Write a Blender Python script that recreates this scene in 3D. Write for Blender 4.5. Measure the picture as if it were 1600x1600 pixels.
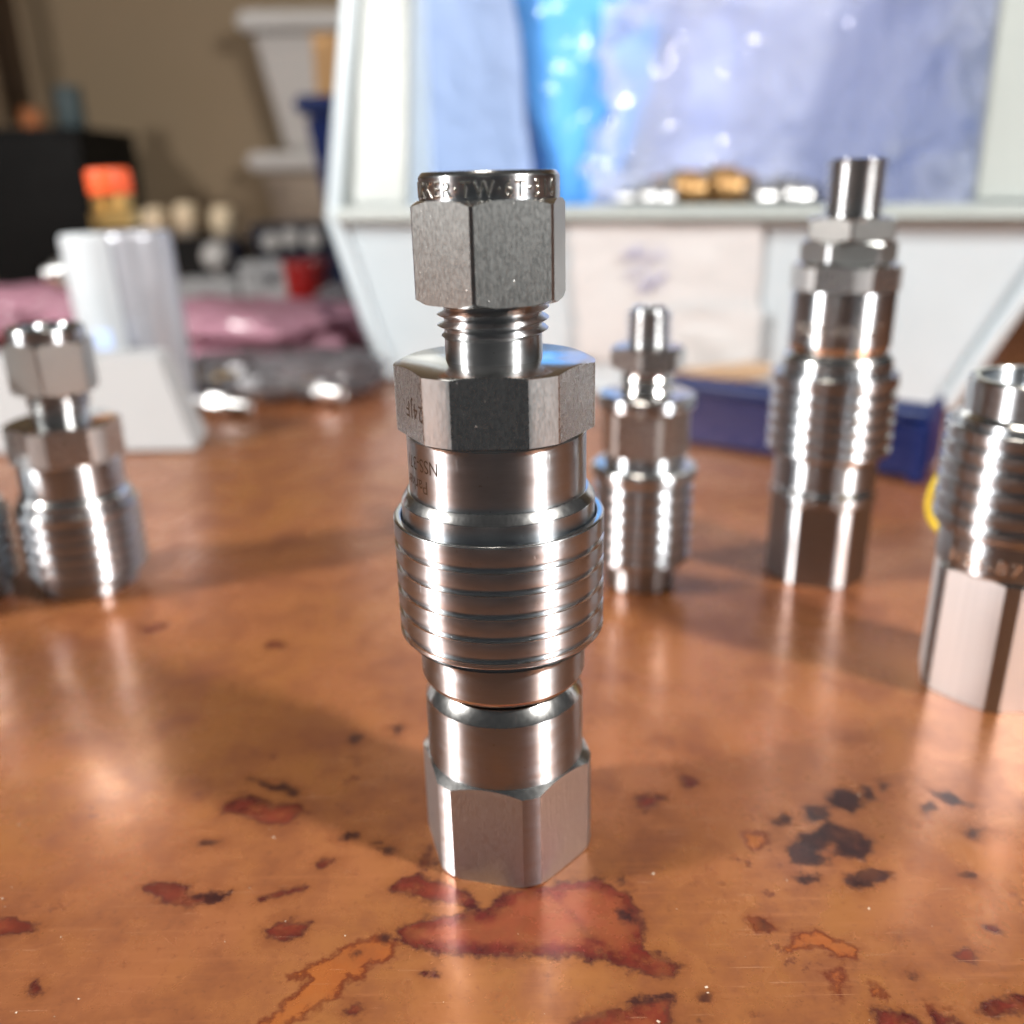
import bpy, bmesh, math, random
import numpy as np
from mathutils import Vector, Matrix, noise as mnoise

for o in list(bpy.data.objects):
    bpy.data.objects.remove(o)
S = bpy.context.scene
COL = S.collection
R_ = math.radians

# ------------------------------------------------------------------ camera
CAM_H, CAM_D, CAM_X = 0.0918, 0.112, 0.0012          # metres: height, distance from the coupling axis
PITCH, ROLL, FPX = R_(20.0), R_(-0.8), 1420.0
_f = Vector((0, math.cos(PITCH), -math.sin(PITCH)))
_r0 = Vector((1, 0, 0)); _u0 = Vector((0, math.sin(PITCH), math.cos(PITCH)))
_R = math.cos(ROLL) * _r0 + math.sin(ROLL) * _u0
_U = -math.sin(ROLL) * _r0 + math.cos(ROLL) * _u0
_C = Vector((CAM_X, -CAM_D, CAM_H))
cd = bpy.data.cameras.new('camera')
cam = bpy.data.objects.new('camera', cd); COL.objects.link(cam)
cam.matrix_world = Matrix(((_R.x, _U.x, -_f.x, _C.x), (_R.y, _U.y, -_f.y, _C.y), (_R.z, _U.z, -_f.z, _C.z), (0, 0, 0, 1)))
cd.sensor_width = 36.0; cd.sensor_height = 36.0; cd.sensor_fit = 'HORIZONTAL'
cd.lens = 36.0 * FPX / 1600.0
cd.clip_start = 0.005; cd.clip_end = 20.0
cd.dof.use_dof = True
cd.dof.focus_distance = 0.1108
cd.dof.aperture_fstop = 11.5
S.camera = cam

# ------------------------------------------------------------------ world, lamps, exposure
W = bpy.data.worlds.new('World'); S.world = W; W.use_nodes = True
bg = W.node_tree.nodes['Background']
bg.inputs[0].default_value = (0.97, 0.98, 1.0, 1); bg.inputs[1].default_value = 0.036

def lamp(name, az, el, dist, size, power, color, target=(0, 0, 0.04)):
    l = bpy.data.lights.new(name, 'AREA'); l.shape = 'DISK'; l.size = size; l.energy = power; l.color = color
    o = bpy.data.objects.new(name, l); COL.objects.link(o)
    t = Vector(target)
    d = Vector((math.sin(R_(az)) * math.cos(R_(el)), -math.cos(R_(az)) * math.cos(R_(el)), math.sin(R_(el))))
    o.location = t + d * dist
    o.rotation_euler = (-d).to_track_quat('-Z', 'Y').to_euler()
    return o
lamp('bench_lamp_right', 62, 39, 0.75, 0.07, 11.0, (1.0, 0.97, 0.93))
lamp('bench_lamp_left', -80, 31, 0.75, 0.075, 9.8, (1.0, 0.975, 0.94))
lamp('room_fill', -20, 75, 1.6, 0.35, 5.0, (1.0, 0.92, 0.82), (0, 0.5, 0.1))  # added overhead area light, fills in general light on the room and background

vs = S.view_settings
vs.view_transform = 'Standard'; vs.look = 'None'; vs.exposure = 0.30; vs.gamma = 1.0; vs.use_curve_mapping = False
S.cycles.use_denoising = True
S.cycles.max_bounces = 7; S.cycles.transparent_max_bounces = 10; S.cycles.adaptive_threshold = 0.03
S.cycles.sample_clamp_indirect = 6.0
S.cycles.caustics_reflective = True; S.cycles.blur_glossy = 0.3

# ------------------------------------------------------------------ placing helpers (photo pixel at a chosen real depth)
def ray(x, y):
    return _f + _R * ((x - 800) / FPX) - _U * ((y - 800) / FPX)
def on_table(x, y, z=0.0):
    d = ray(x, y); return _C + d * ((z - _C.z) / d.z)
def at(x, y, Y):
    d = ray(x, y); return _C + d * ((Y - _C.y) / d.y)

# ------------------------------------------------------------------ materials
def nodes(name):
    m = bpy.data.materials.new(name); m.use_nodes = True
    nt = m.node_tree; p = nt.nodes['Principled BSDF']
    return m, nt, p
def N(nt, t, **kw):
    n = nt.nodes.new(t)
    for k, v in kw.items(): setattr(n, k, v)
    return n
def math_(nt, op, a, b=None, c=None, clamp=False):
    n = N(nt, 'ShaderNodeMath', operation=op); n.use_clamp = clamp
    for i, v in enumerate((a, b, c)):
        if v is None: continue
        if isinstance(v, (int, float)): n.inputs[i].default_value = v
        else: nt.links.new(v, n.inputs[i])
    return n.outputs[0]
def mixc(nt, fac, a, b):
    n = N(nt, 'ShaderNodeMix', data_type='RGBA')
    for k, v in ((0, fac), (6, a), (7, b)):
        if isinstance(v, (int, float)): n.inputs[k].default_value = v
        elif isinstance(v, tuple): n.inputs[k].default_value = (*v, 1) if len(v) == 3 else v
        else: nt.links.new(v, n.inputs[k])
    return n.outputs[2]
def mapping(nt, scale, coord='Object', rot=(0, 0, 0)):
    t = N(nt, 'ShaderNodeTexCoord'); mp = N(nt, 'ShaderNodeMapping')
    mp.inputs['Scale'].default_value = scale; mp.inputs['Rotation'].default_value = rot
    nt.links.new(t.outputs[coord], mp.inputs[0]); return mp.outputs[0]
def noise(nt, vec, scale=1.0, detail=3.0, rough=0.55):
    n = N(nt, 'ShaderNodeTexNoise'); n.inputs['Scale'].default_value = scale
    n.inputs['Detail'].default_value = detail; n.inputs['Roughness'].default_value = rough
    nt.links.new(vec, n.inputs['Vector']); return n.outputs['Fac']
def ramp(nt, fac, lo, hi, a=0.0, b=1.0):
    n = N(nt, 'ShaderNodeMapRange'); n.interpolation_type = 'SMOOTHSTEP'
    nt.links.new(fac, n.inputs[0])
    for i, v in zip((1, 2, 3, 4), (lo, hi, a, b)): n.inputs[i].default_value = v
    return n.outputs[0]
def bump(nt, h, strength, dist, prev=None):
    b = N(nt, 'ShaderNodeBump'); b.inputs['Strength'].default_value = strength; b.inputs['Distance'].default_value = dist
    nt.links.new(h, b.inputs['Height'])
    if prev: nt.links.new(prev, b.inputs['Normal'])
    return b.outputs[0]
def plain(name, col, rough=0.5, metal=0.0, var=0.12, scale=60.0, spec=0.5):
    m, nt, p = nodes(name)
    f = noise(nt, mapping(nt, (scale,) * 3), 1.0, 4)
    c = mixc(nt, f, tuple(x * (1 - var) for x in col), tuple(min(1, x * (1 + var)) for x in col))
    nt.links.new(c, p.inputs['Base Color'])
    p.inputs['Metallic'].default_value = metal
    p.inputs['Specular IOR Level'].default_value = spec
    nt.links.new(ramp(nt, f, 0.2, 0.8, rough * 0.85, min(1, rough * 1.15)), p.inputs['Roughness'])
    return m

def aniso(nt, p, amount):
    """rings turned round the axis spread highlights up and down"""
    t = N(nt, 'ShaderNodeTangent', direction_type='RADIAL', axis='Z')
    nt.links.new(t.outputs[0], p.inputs['Tangent'])
    p.inputs['Anisotropic'].default_value = amount; p.inputs['Anisotropic Rotation'].default_value = 0.25
def steel_turned(name, col=(0.57, 0.61, 0.65), rough=0.335, ring=0.35, an=1.0):
    """lathe-turned stainless: fine rings round the axis, light scratches and pits"""
    m, nt, p = nodes(name)
    p.inputs['Metallic'].default_value = 1.0
    rings = noise(nt, mapping(nt, (60, 60, 7000)), 1.0, 2)
    soft = noise(nt, mapping(nt, (260, 260, 1100)), 1.0, 4, 0.65)
    pits = noise(nt, mapping(nt, (1900, 1900, 1500)), 1.0, 1)
    pit = ramp(nt, pits, 0.74, 0.80)
    c = mixc(nt, soft, tuple(x * 0.80 for x in col), tuple(min(1, x * 1.10) for x in col))
    c = mixc(nt, math_(nt, 'MULTIPLY', pit, 0.5), c, (0.25, 0.22, 0.2))
    nt.links.new(c, p.inputs['Base Color'])
    nt.links.new(ramp(nt, soft, 0.25, 0.75, rough * 0.88, rough * 1.15), p.inputs['Roughness'])
    scr = ramp(nt, noise(nt, mapping(nt, (3300, 3300, 210), rot=(0.5, 0.3, 0.4)), 1.0, 1), 0.745, 0.775)
    h = math_(nt, 'ADD', math_(nt, 'MULTIPLY', rings, ring), math_(nt, 'ADD', math_(nt, 'MULTIPLY', pit, -0.5), math_(nt, 'MULTIPLY', scr, -0.25)))
    nt.links.new(bump(nt, h, 0.5, 0.00002), p.inputs['Normal'])
    aniso(nt, p, an)
    return m

def steel_edge(name, col, rough):
    m, nt, p = nodes(name)
    p.inputs['Metallic'].default_value = 1.0
    f = noise(nt, mapping(nt, (1700, 1700, 700)), 1.0, 3, 0.6); g = noise(nt, mapping(nt, (2600, 2600, 2600)), 1.0, 2)
    nt.links.new(mixc(nt, f, tuple(x * 0.95 for x in col), col), p.inputs['Base Color'])
    nt.links.new(ramp(nt, f, 0.3, 0.7, rough * 0.93, rough * 1.1), p.inputs['Roughness'])
    nt.links.new(bump(nt, math_(nt, 'ADD', f, math_(nt, 'MULTIPLY', g, 0.5)), 0.08, 0.00001), p.inputs['Normal'])
    return m

def steel_milled(name, col=(0.60, 0.58, 0.555), rough=0.36, vert=True, grain=0.5, nickc=(0.75, 0.74, 0.72)):
    """milled flats: directional grain, tiny nicks"""
    m, nt, p = nodes(name)
    p.inputs['Metallic'].default_value = 1.0
    sc = (2600, 2600, 260) if vert else (260, 260, 3200)
    g = noise(nt, mapping(nt, sc), 1.0, 3)
    cl = noise(nt, mapping(nt, (3200, 3200, 1500)), 1.0, 4, 0.75)
    nk = ramp(nt, noise(nt, mapping(nt, (2100, 2100, 2500), rot=(0.3, 0.5, 0.2)), 1.0, 1), 0.775, 0.83)
    c = mixc(nt, cl, tuple(x * 0.80 for x in col), tuple(min(1, x * 1.1) for x in col))
    c = mixc(nt, nk, c, nickc)
    nt.links.new(c, p.inputs['Base Color'])
    nt.links.new(math_(nt, 'ADD', ramp(nt, cl, 0.3, 0.7, rough * 0.9, rough * 1.12), math_(nt, 'MULTIPLY', nk, 0.15)), p.inputs['Roughness'])
    h = math_(nt, 'ADD', math_(nt, 'ADD', math_(nt, 'MULTIPLY', g, grain), math_(nt, 'MULTIPLY', cl, grain * 0.7)), math_(nt, 'MULTIPLY', nk, 1.5))
    nt.links.new(bump(nt, h, 0.55, 0.000055), p.inputs['Normal'])
    return m

def band_mill(name, col, rough):
    """coarse shaper lines running up the flats (far right coupling)"""
    m, nt, p = nodes(name)
    p.inputs['Metallic'].default_value = 1.0
    g = noise(nt, mapping(nt, (1400, 1400, 25)), 1.0, 1)
    nt.links.new(mixc(nt, g, tuple(x * 0.88 for x in col), col), p.inputs['Base Color'])
    p.inputs['Roughness'].default_value = rough
    nt.links.new(bump(nt, g, 0.5, 0.00006), p.inputs['Normal'])
    return m

M = {}
M['turned'] = steel_turned('turned_steel')
M['edge'] = steel_edge('edge_steel', (0.70, 0.695, 0.68), 0.16)
M['polished'] = steel_turned('polished_steel', (0.64, 0.655, 0.67), 0.33, 0.15)
M['satin'] = steel_turned('satin_steel', (0.515, 0.545, 0.575), 0.35, 0.45)
M['sleeve'] = steel_turned('sleeve_steel', (0.56, 0.60, 0.645), 0.33, 0.55)
M['milled'] = steel_milled('milled_steel', (0.43, 0.46, 0.485), 0.42, True, 1.3)
M['milled_fine'] = steel_milled('fine_milled_steel', (0.53, 0.54, 0.545), 0.27, True, 0.35)
M['strip'] = steel_milled('grained_steel', (0.55, 0.565, 0.575), 0.50, True, 0.5)
M['nut'] = steel_milled('nut_steel', (0.49, 0.505, 0.50), 0.37, True, 0.9)
M['bright_mill'] = band_mill('bright_milled_steel', (0.78, 0.81, 0.84), 0.58)
M['bronze_etch'] = plain('laser_etch', (0.035, 0.018, 0.010), 0.6, 0.0, 0.3, 3000, 0.2)
M['stamp'] = plain('stamped_letters', (0.75, 0.71, 0.64), 0.22, 1.0, 0.1, 2000)
M['bore'] = plain('dark_gap_shade', (0.05, 0.045, 0.04), 0.4, 0.6)  # for the gap core only: gap shade put into a near-black colour
M['brass'] = plain('brass', (0.62, 0.42, 0.16), 0.35, 1.0, 0.12, 300)
M['bronze'] = plain('dull_bronze', (0.34, 0.20, 0.08), 0.45, 0.7, 0.2, 300)
M['orange_cap'] = plain('orange_plastic', (0.62, 0.085, 0.02), 0.4)
M['white_plastic'] = plain('white_plastic', (0.45, 0.49, 0.52), 0.3, 0.0, 0.06)
M['silver_paint'] = plain('silver_paint', (0.38, 0.39, 0.43), 0.3, 0.45, 0.05)
M['white_card'] = plain('white_card', (0.29, 0.295, 0.30), 0.8, 0.0, 0.05)
M['paper'] = plain('label_paper', (0.52, 0.525, 0.53), 0.85, 0.0, 0.06, 30)
M['brown_paper'] = plain('brown_paper', (0.30, 0.20, 0.12), 0.8, 0.0, 0.2)
M['ink'] = plain('violet_ink', (0.30, 0.30, 0.52), 0.7)
M['bin'] = plain('pale_bin_plastic', (0.48, 0.55, 0.59), 0.32, 0.0, 0.08, 30)
M['bin_edge'] = plain('bin_flange_plastic', (0.27, 0.295, 0.285), 0.4, 0.0, 0.08, 25)
M['blue'] = plain('dark_blue_plastic', (0.002, 0.012, 0.075), 0.3, 0.0, 0.15)
M['black'] = plain('black_plastic', (0.0025, 0.0025, 0.0025), 0.6, 0.0, 0.2, 60.0, 0.15)
M['navy'] = plain('navy_plastic', (0.005, 0.007, 0.018), 0.4, 0.0, 0.2, 60.0, 0.25)
M['red'] = plain('red_plastic', (0.20, 0.005, 0.004), 0.3, 0.0, 0.15)
M['cream'] = plain('cream_plastic', (0.62, 0.50, 0.34), 0.4, 0.0, 0.06)
M['teal'] = plain('teal_grey', (0.03, 0.05, 0.055), 0.6)
M['tub'] = plain('grey_white_plastic', (0.33, 0.315, 0.30), 0.5, 0.0, 0.05)
M['tub_shade'] = plain('tan_shade_plastic', (0.20, 0.16, 0.12), 0.6, 0.0, 0.08)  # shade put into the lower tub's body colour; jar bodies share this tan
M['cardboard'] = plain('cardboard', (0.36, 0.21, 0.09), 0.85, 0.0, 0.12)
M['yellow'] = plain('yellow_cord', (0.62, 0.46, 0.03), 0.5)
M['wood'] = plain('dark_wood', (0.05, 0.028, 0.014), 0.6, 0.0, 0.3, 40)
M['rust'] = plain('orange_brown', (0.30, 0.09, 0.02), 0.6)
M['wall'] = plain('beige_wall_paint', (0.175, 0.128, 0.078), 0.9, 0.0, 0.05, 4)
M['dust'] = plain('pale_dust', (0.36, 0.28, 0.21), 0.6)
M['fitting'] = plain('zinc_fitting', (0.42, 0.42, 0.42), 0.36, 1.0, 0.12, 200)

def film(name, col, fac, rough=0.15, tr=0.35, crease=0.55):
    """thin poly film: part see-through, part glossy, part translucent"""
    m, nt, p = nodes(name)
    p.inputs['Base Color'].default_value = (*col, 1); p.inputs['Roughness'].default_value = rough
    f = noise(nt, mapping(nt, (28, 28, 22)), 1.0, 3)
    f = math_(nt, 'ABSOLUTE', math_(nt, 'SUBTRACT', f, 0.5))
    nt.links.new(bump(nt, f, crease, 0.012), p.inputs['Normal'])
    tb = N(nt, 'ShaderNodeBsdfTransparent'); tb.inputs[0].default_value = tuple(min(1, 0.5 + 0.5 * c) for c in col) + (1,)
    tl = N(nt, 'ShaderNodeBsdfTranslucent'); tl.inputs[0].default_value = (*col, 1)
    a = N(nt, 'ShaderNodeMixShader'); a.inputs[0].default_value = tr
    nt.links.new(p.outputs[0], a.inputs[1]); nt.links.new(tl.outputs[0], a.inputs[2])
    b = N(nt, 'ShaderNodeMixShader'); b.inputs[0].default_value = fac
    nt.links.new(tb.outputs[0], b.inputs[1]); nt.links.new(a.outputs[0], b.inputs[2])
    nt.links.new(b.outputs[0], nt.nodes['Material Output'].inputs[0])
    return m
M['clear_film'] = film('clear_film', (0.80, 0.83, 0.92), 0.34, 0.06, 0.3, 0.9)
M['blue_film'] = film('blue_film', (0.14, 0.46, 1.0), 0.95, 0.22, 0.15)
M['lavender_film'] = film('lavender_film', (0.52, 0.67, 1.0), 0.97, 0.35, 0.1)
M['deep_lavender'] = film('deep_lavender_film', (0.33, 0.46, 0.92), 0.97, 0.3, 0.1)
M['pink_film'] = film('pink_film', (0.43, 0.225, 0.29), 0.88, 0.25)
M['smoke_film'] = film('smoke_film', (0.30, 0.29, 0.31), 0.35, 0.12)

# ------------------------------------------------------------------ mesh helpers
class MB:
    def __init__(s): s.v = []; s.f = []; s.mi = []
    def add(s, vs, fs, mi=None):
        s.mi += list(mi) if mi else [0] * len(fs)
        b = len(s.v); s.v += [tuple(v) for v in vs]; s.f += [tuple(i + b for i in f) for f in fs]
    def lathe(s, prof, seg=128, bev=0.0, close=True):
        """prof: list of (r, z) from bottom to top, outside surface; r=0 caps"""
        if bev:
            q = [prof[0]]
            for a, b, c in zip(prof, prof[1:], prof[2:]):
                d1 = Vector((a[0] - b[0], a[1] - b[1])); d2 = Vector((c[0] - b[0], c[1] - b[1]))
                if d1.length < 1e-9 or d2.length < 1e-9 or d1.angle(d2) > R_(165): q.append(b); continue
                e = min(bev, d1.length * 0.4, d2.length * 0.4)
                p1 = Vector(b) + d1.normalized() * e; p2 = Vector(b) + d2.normalized() * e
                mid = (p1 + p2) * 0.25 + Vector(b) * 0.5
                q += [tuple(p1), tuple(mid), tuple(p2)]
            q.append(prof[-1]); prof = q
        vs = []; fs = []; idx = []; mi = []
        for r, z in prof:
            if r < 1e-7: idx.append([len(vs)]); vs.append((0, 0, z))
            else:
                idx.append(list(range(len(vs), len(vs) + seg)))
                vs += [(r * math.cos(2 * math.pi * i / seg), r * math.sin(2 * math.pi * i / seg), z) for i in range(seg)]
        for q, (a, b) in enumerate(zip(idx, idx[1:])):
            n0 = len(fs)
            for i in range(seg):
                j = (i + 1) % seg
                if len(a) == 1 and len(b) == 1: continue
                if len(a) == 1: fs.append((a[0], b[j], b[i]))
                elif len(b) == 1: fs.append((a[i], a[j], b[0]))
                else: fs.append((a[i], a[j], b[j], b[i]))
            dr = abs(prof[q + 1][0] - prof[q][0]); dz = abs(prof[q + 1][1] - prof[q][1])
            mi += [1 if dr > 0.3 * dz else 0] * (len(fs) - n0)
        s.add(vs, fs, mi); return s
    def hexbar(s, z0, z1, apo, rc, az, r_in=0.0, c_top=None, c_bot=None, slope=0.5, sides=6):
        """hex prism cut by a cylinder of radius rc, with turned chamfers; az = azimuth of a flat's normal from -Y"""
        angs = set()
        step = 2 * math.pi / sides; half = step / 2
        cut = math.acos(min(1, apo / rc)) if rc > apo else 0
        cut = min(cut, half)
        for k in range(sides):
            for t in np.linspace(-cut, cut, 25): angs.add(round(k * step + t, 7))
            if cut < half - 1e-4:
                for t in np.linspace(cut, step - cut, 7): angs.add(round(k * step + t, 7))
        angs = sorted(a % (2 * math.pi) for a in angs)
        angs = [a for i, a in enumerate(angs) if i == 0 or a - angs[i - 1] > 1e-5]
        rr = []
        for a in angs:
            d = (a + half) % step - half
            rr.append(min(apo / math.cos(d), rc))
        n = len(angs)
        ct = c_top if c_top else rc + 1; cb = c_bot if c_bot else rc + 1
        rings = []
        dirs = [(math.sin(a + az), -math.cos(a + az)) for a in angs]
        def ring(rf, zf): rings.append([(d[0] * rf(r), d[1] * rf(r), zf(r)) for d, r in zip(dirs, rr)])
        if r_in > 0: ring(lambda r: r_in, lambda r: z0)
        ring(lambda r: min(r, cb) * 0.9995, lambda r: z0)
        ring(lambda r: r, lambda r: z0 + max(0, r - cb) * slope + 1e-6)
        ring(lambda r: r, lambda r: z1 - max(0, r - ct) * slope - 1e-6)
        ring(lambda r: min(r, ct) * 0.9995, lambda r: z1)
        if r_in > 0: ring(lambda r: r_in, lambda r: z1)
        vs = [p for rg in rings for p in rg]; fs = []; mi = []; side = 2 if r_in > 0 else 1
        for k in range(len(rings) - 1):
            for i in range(n):
                j = (i + 1) % n
                mi.append(1 if k != side else 2 if rr[i] > rc - 1e-7 and rr[j] > rc - 1e-7 else 0)
                fs.append((k * n + i, k * n + j, (k + 1) * n + j, (k + 1) * n + i))
        if r_in > 0:
            k = len(rings) - 1
            for i in range(n):
                j = (i + 1) % n; fs.append((k * n + i, k * n + j, j, i))
        else:
            fs.append(tuple(range(n))[::-1]); fs.append(tuple((len(rings) - 1) * n + i for i in range(n)))
        mi += [1] * (len(fs) - len(mi))
        s.add(vs, fs, mi); return s
    def thread(s, z0, z1, root, crest, pitch, seg=72, k=8, fade=1.0):
        """helical V thread with flat crests, fading out at the bottom"""
        rows = int((z1 - z0) / pitch * k) + 1
        vs = []
        for i in range(rows):
            for j in range(seg):
                t = j / seg
                z = z0 + (i / k + t) * pitch
                ph = (i % k) / k
                tri = 1 - abs(ph * 2 - 1)
                h = min(1, max(0, (tri - 0.30) / 0.62))
                fd = min(1, max(0, (z - z0 - pitch * 0.6) / (pitch * fade)))
                vs.append((( root + (crest - root) * h * fd) * math.cos(2 * math.pi * t), (root + (crest - root) * h * fd) * math.sin(2 * math.pi * t), min(z, z1)))
        fs = []
        for i in range(rows - 1):
            for j in range(seg - 1):
                a = i * seg + j; fs.append((a, a + 1, a + seg + 1, a + seg))
            if i + 1 + k < rows:
                fs.append((i * seg + seg - 1, (i + k) * seg, (i + 1 + k) * seg, (i + 1) * seg + seg - 1))
        s.add(vs, fs); return s
    def hexa(s, p):
        """8 corners: bottom 4 ccw then top 4 ccw"""
        s.add(p, [(3, 2, 1, 0), (4, 5, 6, 7), (0, 1, 5, 4), (1, 2, 6, 5), (2, 3, 7, 6), (3, 0, 4, 7)]); return s
    def box(s, x0, x1, y0, y1, z0, z1):
        return s.hexa([(x0, y0, z0), (x1, y0, z0), (x1, y1, z0), (x0, y1, z0), (x0, y0, z1), (x1, y0, z1), (x1, y1, z1), (x0, y1, z1)])
    def tube(s, pts, r, seg=10):
        pts = [Vector(p) for p in pts]; vs = []; fs = []
        for i, p in enumerate(pts):
            t = (pts[min(i + 1, len(pts) - 1)] - pts[max(i - 1, 0)]).normalized()
            a = t.orthogonal().normalized() if i == 0 else (a - t * a.dot(t)).normalized()
            b = t.cross(a)
            vs += [tuple(p + (a * math.cos(2 * math.pi * j / seg) + b * math.sin(2 * math.pi * j / seg)) * r) for j in range(seg)]
        for i in range(len(pts) - 1):
            for j in range(seg):
                k = (j + 1) % seg; fs.append((i * seg + j, i * seg + k, (i + 1) * seg + k, (i + 1) * seg + j))
        fs.append(tuple(range(seg))[::-1]); fs.append(tuple((len(pts) - 1) * seg + j for j in range(seg)))
        s.add(vs, fs); return s
    def pillow(s, c, hx, hy, hz, seed, amp=0.12, e=0.55, nu=64, nv=40, freq=2.2, floor=None, taper=0.0):
        """crumpled bag: super-ellipsoid with folded noise"""
        sg = lambda w, m: math.copysign(abs(w) ** m, w)
        vs = []; fs = []; off = Vector((seed * 7.3, seed * 3.1, seed * 5.7))
        for i in range(nv + 1):
            ph = -math.pi / 2 + math.pi * i / nv
            for j in range(nu):
                th = 2 * math.pi * j / nu
                d = Vector((sg(math.cos(ph), e) * sg(math.cos(th), e), sg(math.cos(ph), e) * sg(math.sin(th), e), sg(math.sin(ph), e)))
                n = 1 - abs(mnoise.noise(d * freq + off)) * 2 + 0.5 * mnoise.noise(d * freq * 2.7 + off)
                d *= 1 + amp * (n - 0.6)
                p = [c[0] + d.x * hx * (1 + taper * d.z), c[1] + d.y * hy, c[2] + d.z * hz]
                if floor is not None: p[2] = max(p[2], floor + 0.0003 * (1 + mnoise.noise(d * 9)))
                vs.append(tuple(p))
        for i in range(nv):
            for j in range(nu):
                k = (j + 1) % nu; fs.append((i * nu + j, i * nu + k, (i + 1) * nu + k, (i + 1) * nu + j))
        s.add(vs, fs); return s
    def slots(s, mat):
        if mat == 'milled_fine': return ('edge', 'strip')
        if mat in ('milled', 'nut'): return ('edge', 'satin')
        if mat == 'bright_mill': return ('edge', 'turned')
        if mat in ('turned', 'satin', 'sleeve', 'polished'): return ('edge', mat)
        return (mat, mat)
    def build(s, name, mat, parent=None, smooth=30, loc=None, rot=None, bevel=0.0):
        me = bpy.data.meshes.new(name); me.from_pydata(s.v, [], s.f)
        if any(s.mi): me.polygons.foreach_set('material_index', s.mi)
        me.validate()
        bm = bmesh.new(); bm.from_mesh(me); bmesh.ops.remove_doubles(bm, verts=bm.verts, dist=1e-7)
        if bevel: bmesh.ops.bevel(bm, geom=list(bm.edges), offset=bevel, segments=2, affect='EDGES', clamp_overlap=True)
        bmesh.ops.recalc_face_normals(bm, faces=bm.faces); bm.to_mesh(me); bm.free()
        if smooth:
            for p in me.polygons: p.use_smooth = True
            me.set_sharp_from_angle(angle=R_(smooth))
        me.materials.append(M[mat])
        if any(s.mi):
            for x in s.slots(mat): me.materials.append(M[x])
        o = bpy.data.objects.new(name, me); COL.objects.link(o)
        if parent: o.parent = parent
        if loc: o.location = loc
        if rot: o.rotation_euler = rot
        return o

def tag(o, label, cat, group=None, kind=None):
    o['label'] = label; o['category'] = cat
    if group: o['group'] = group
    if kind: o['kind'] = kind
    return o
def thing(name, label, cat, loc=(0, 0, 0), rot=(0, 0, 0), group=None):
    o = bpy.data.objects.new(name, None); COL.objects.link(o)
    o.empty_display_size = 0.01; o.location = loc; o.rotation_euler = rot
    return tag(o, label, cat, group)
def copy_tree(o, parent=None):
    c = o.copy(); COL.objects.link(c); c.parent = parent
    for ch in [x for x in bpy.data.objects if x.parent == o]: copy_tree(ch, c)
    return c

def text_mesh(txt, height, depth=0.0, bev=0.0, space=1.0):
    cu = bpy.data.curves.new('t', 'FONT'); cu.body = txt; cu.size = height / 0.72; cu.align_x = 'LEFT'
    cu.extrude = depth; cu.bevel_depth = bev; cu.bevel_resolution = 1; cu.space_character = space; cu.resolution_u = 4
    ob = bpy.data.objects.new('t', cu); COL.objects.link(ob)
    bpy.context.view_layer.update()
    me = bpy.data.meshes.new_from_object(ob.evaluated_get(bpy.context.evaluated_depsgraph_get()))
    v = [tuple(x.co) for x in me.vertices]; f = [tuple(p.vertices) for p in me.polygons]
    bpy.data.objects.remove(ob); bpy.data.curves.remove(cu); bpy.data.meshes.remove(me)
    return v, f
def text_on_cyl(name, txt, height, R, az0, zc, mat, parent, flip=False, depth=0.0, bev=0.0, space=1.0, lift=0.00002, center=False, stretch=1.0):
    """letters bent round a cylinder; az0 = azimuth where the text starts (degrees from -Y, + to the right)"""
    v, f = text_mesh(txt, height, depth, bev, space)
    w = max(p[0] for p in v) * stretch
    m = MB(); out = []
    sg = -1 if flip else 1
    for x, y, z in v:
        x *= stretch
        if center: x -= w / 2
        a = R_(az0) + sg * x / R
        zz = zc + sg * (y - height / 2)
        r = R + lift + max(z, -0.0 if not depth else -lift)
        out.append((r * math.sin(a), -r * math.cos(a), zz))
    m.add(out, f); return m.build(name, mat, parent, smooth=0)
def text_on_flat(name, txt, height, apo, az, u0, zc, mat, parent, flip=False, lift=0.00002, space=1.0, stretch=1.0):
    v, f = text_mesh(txt, height, 0, 0, space); sg = -1 if flip else 1
    a = R_(az); n = Vector((math.sin(a), -math.cos(a), 0)); t = Vector((math.cos(a), math.sin(a), 0))
    m = MB(); m.add([tuple(n * (apo + lift) + t * (u0 + sg * x * stretch) + Vector((0, 0, zc + sg * (y - height / 2)))) for x, y, z in v], f)
    return m.build(name, mat, parent, smooth=0)

mm = 0.001
def P(*pts): return [(r * mm, z * mm) for r, z in pts]

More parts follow.
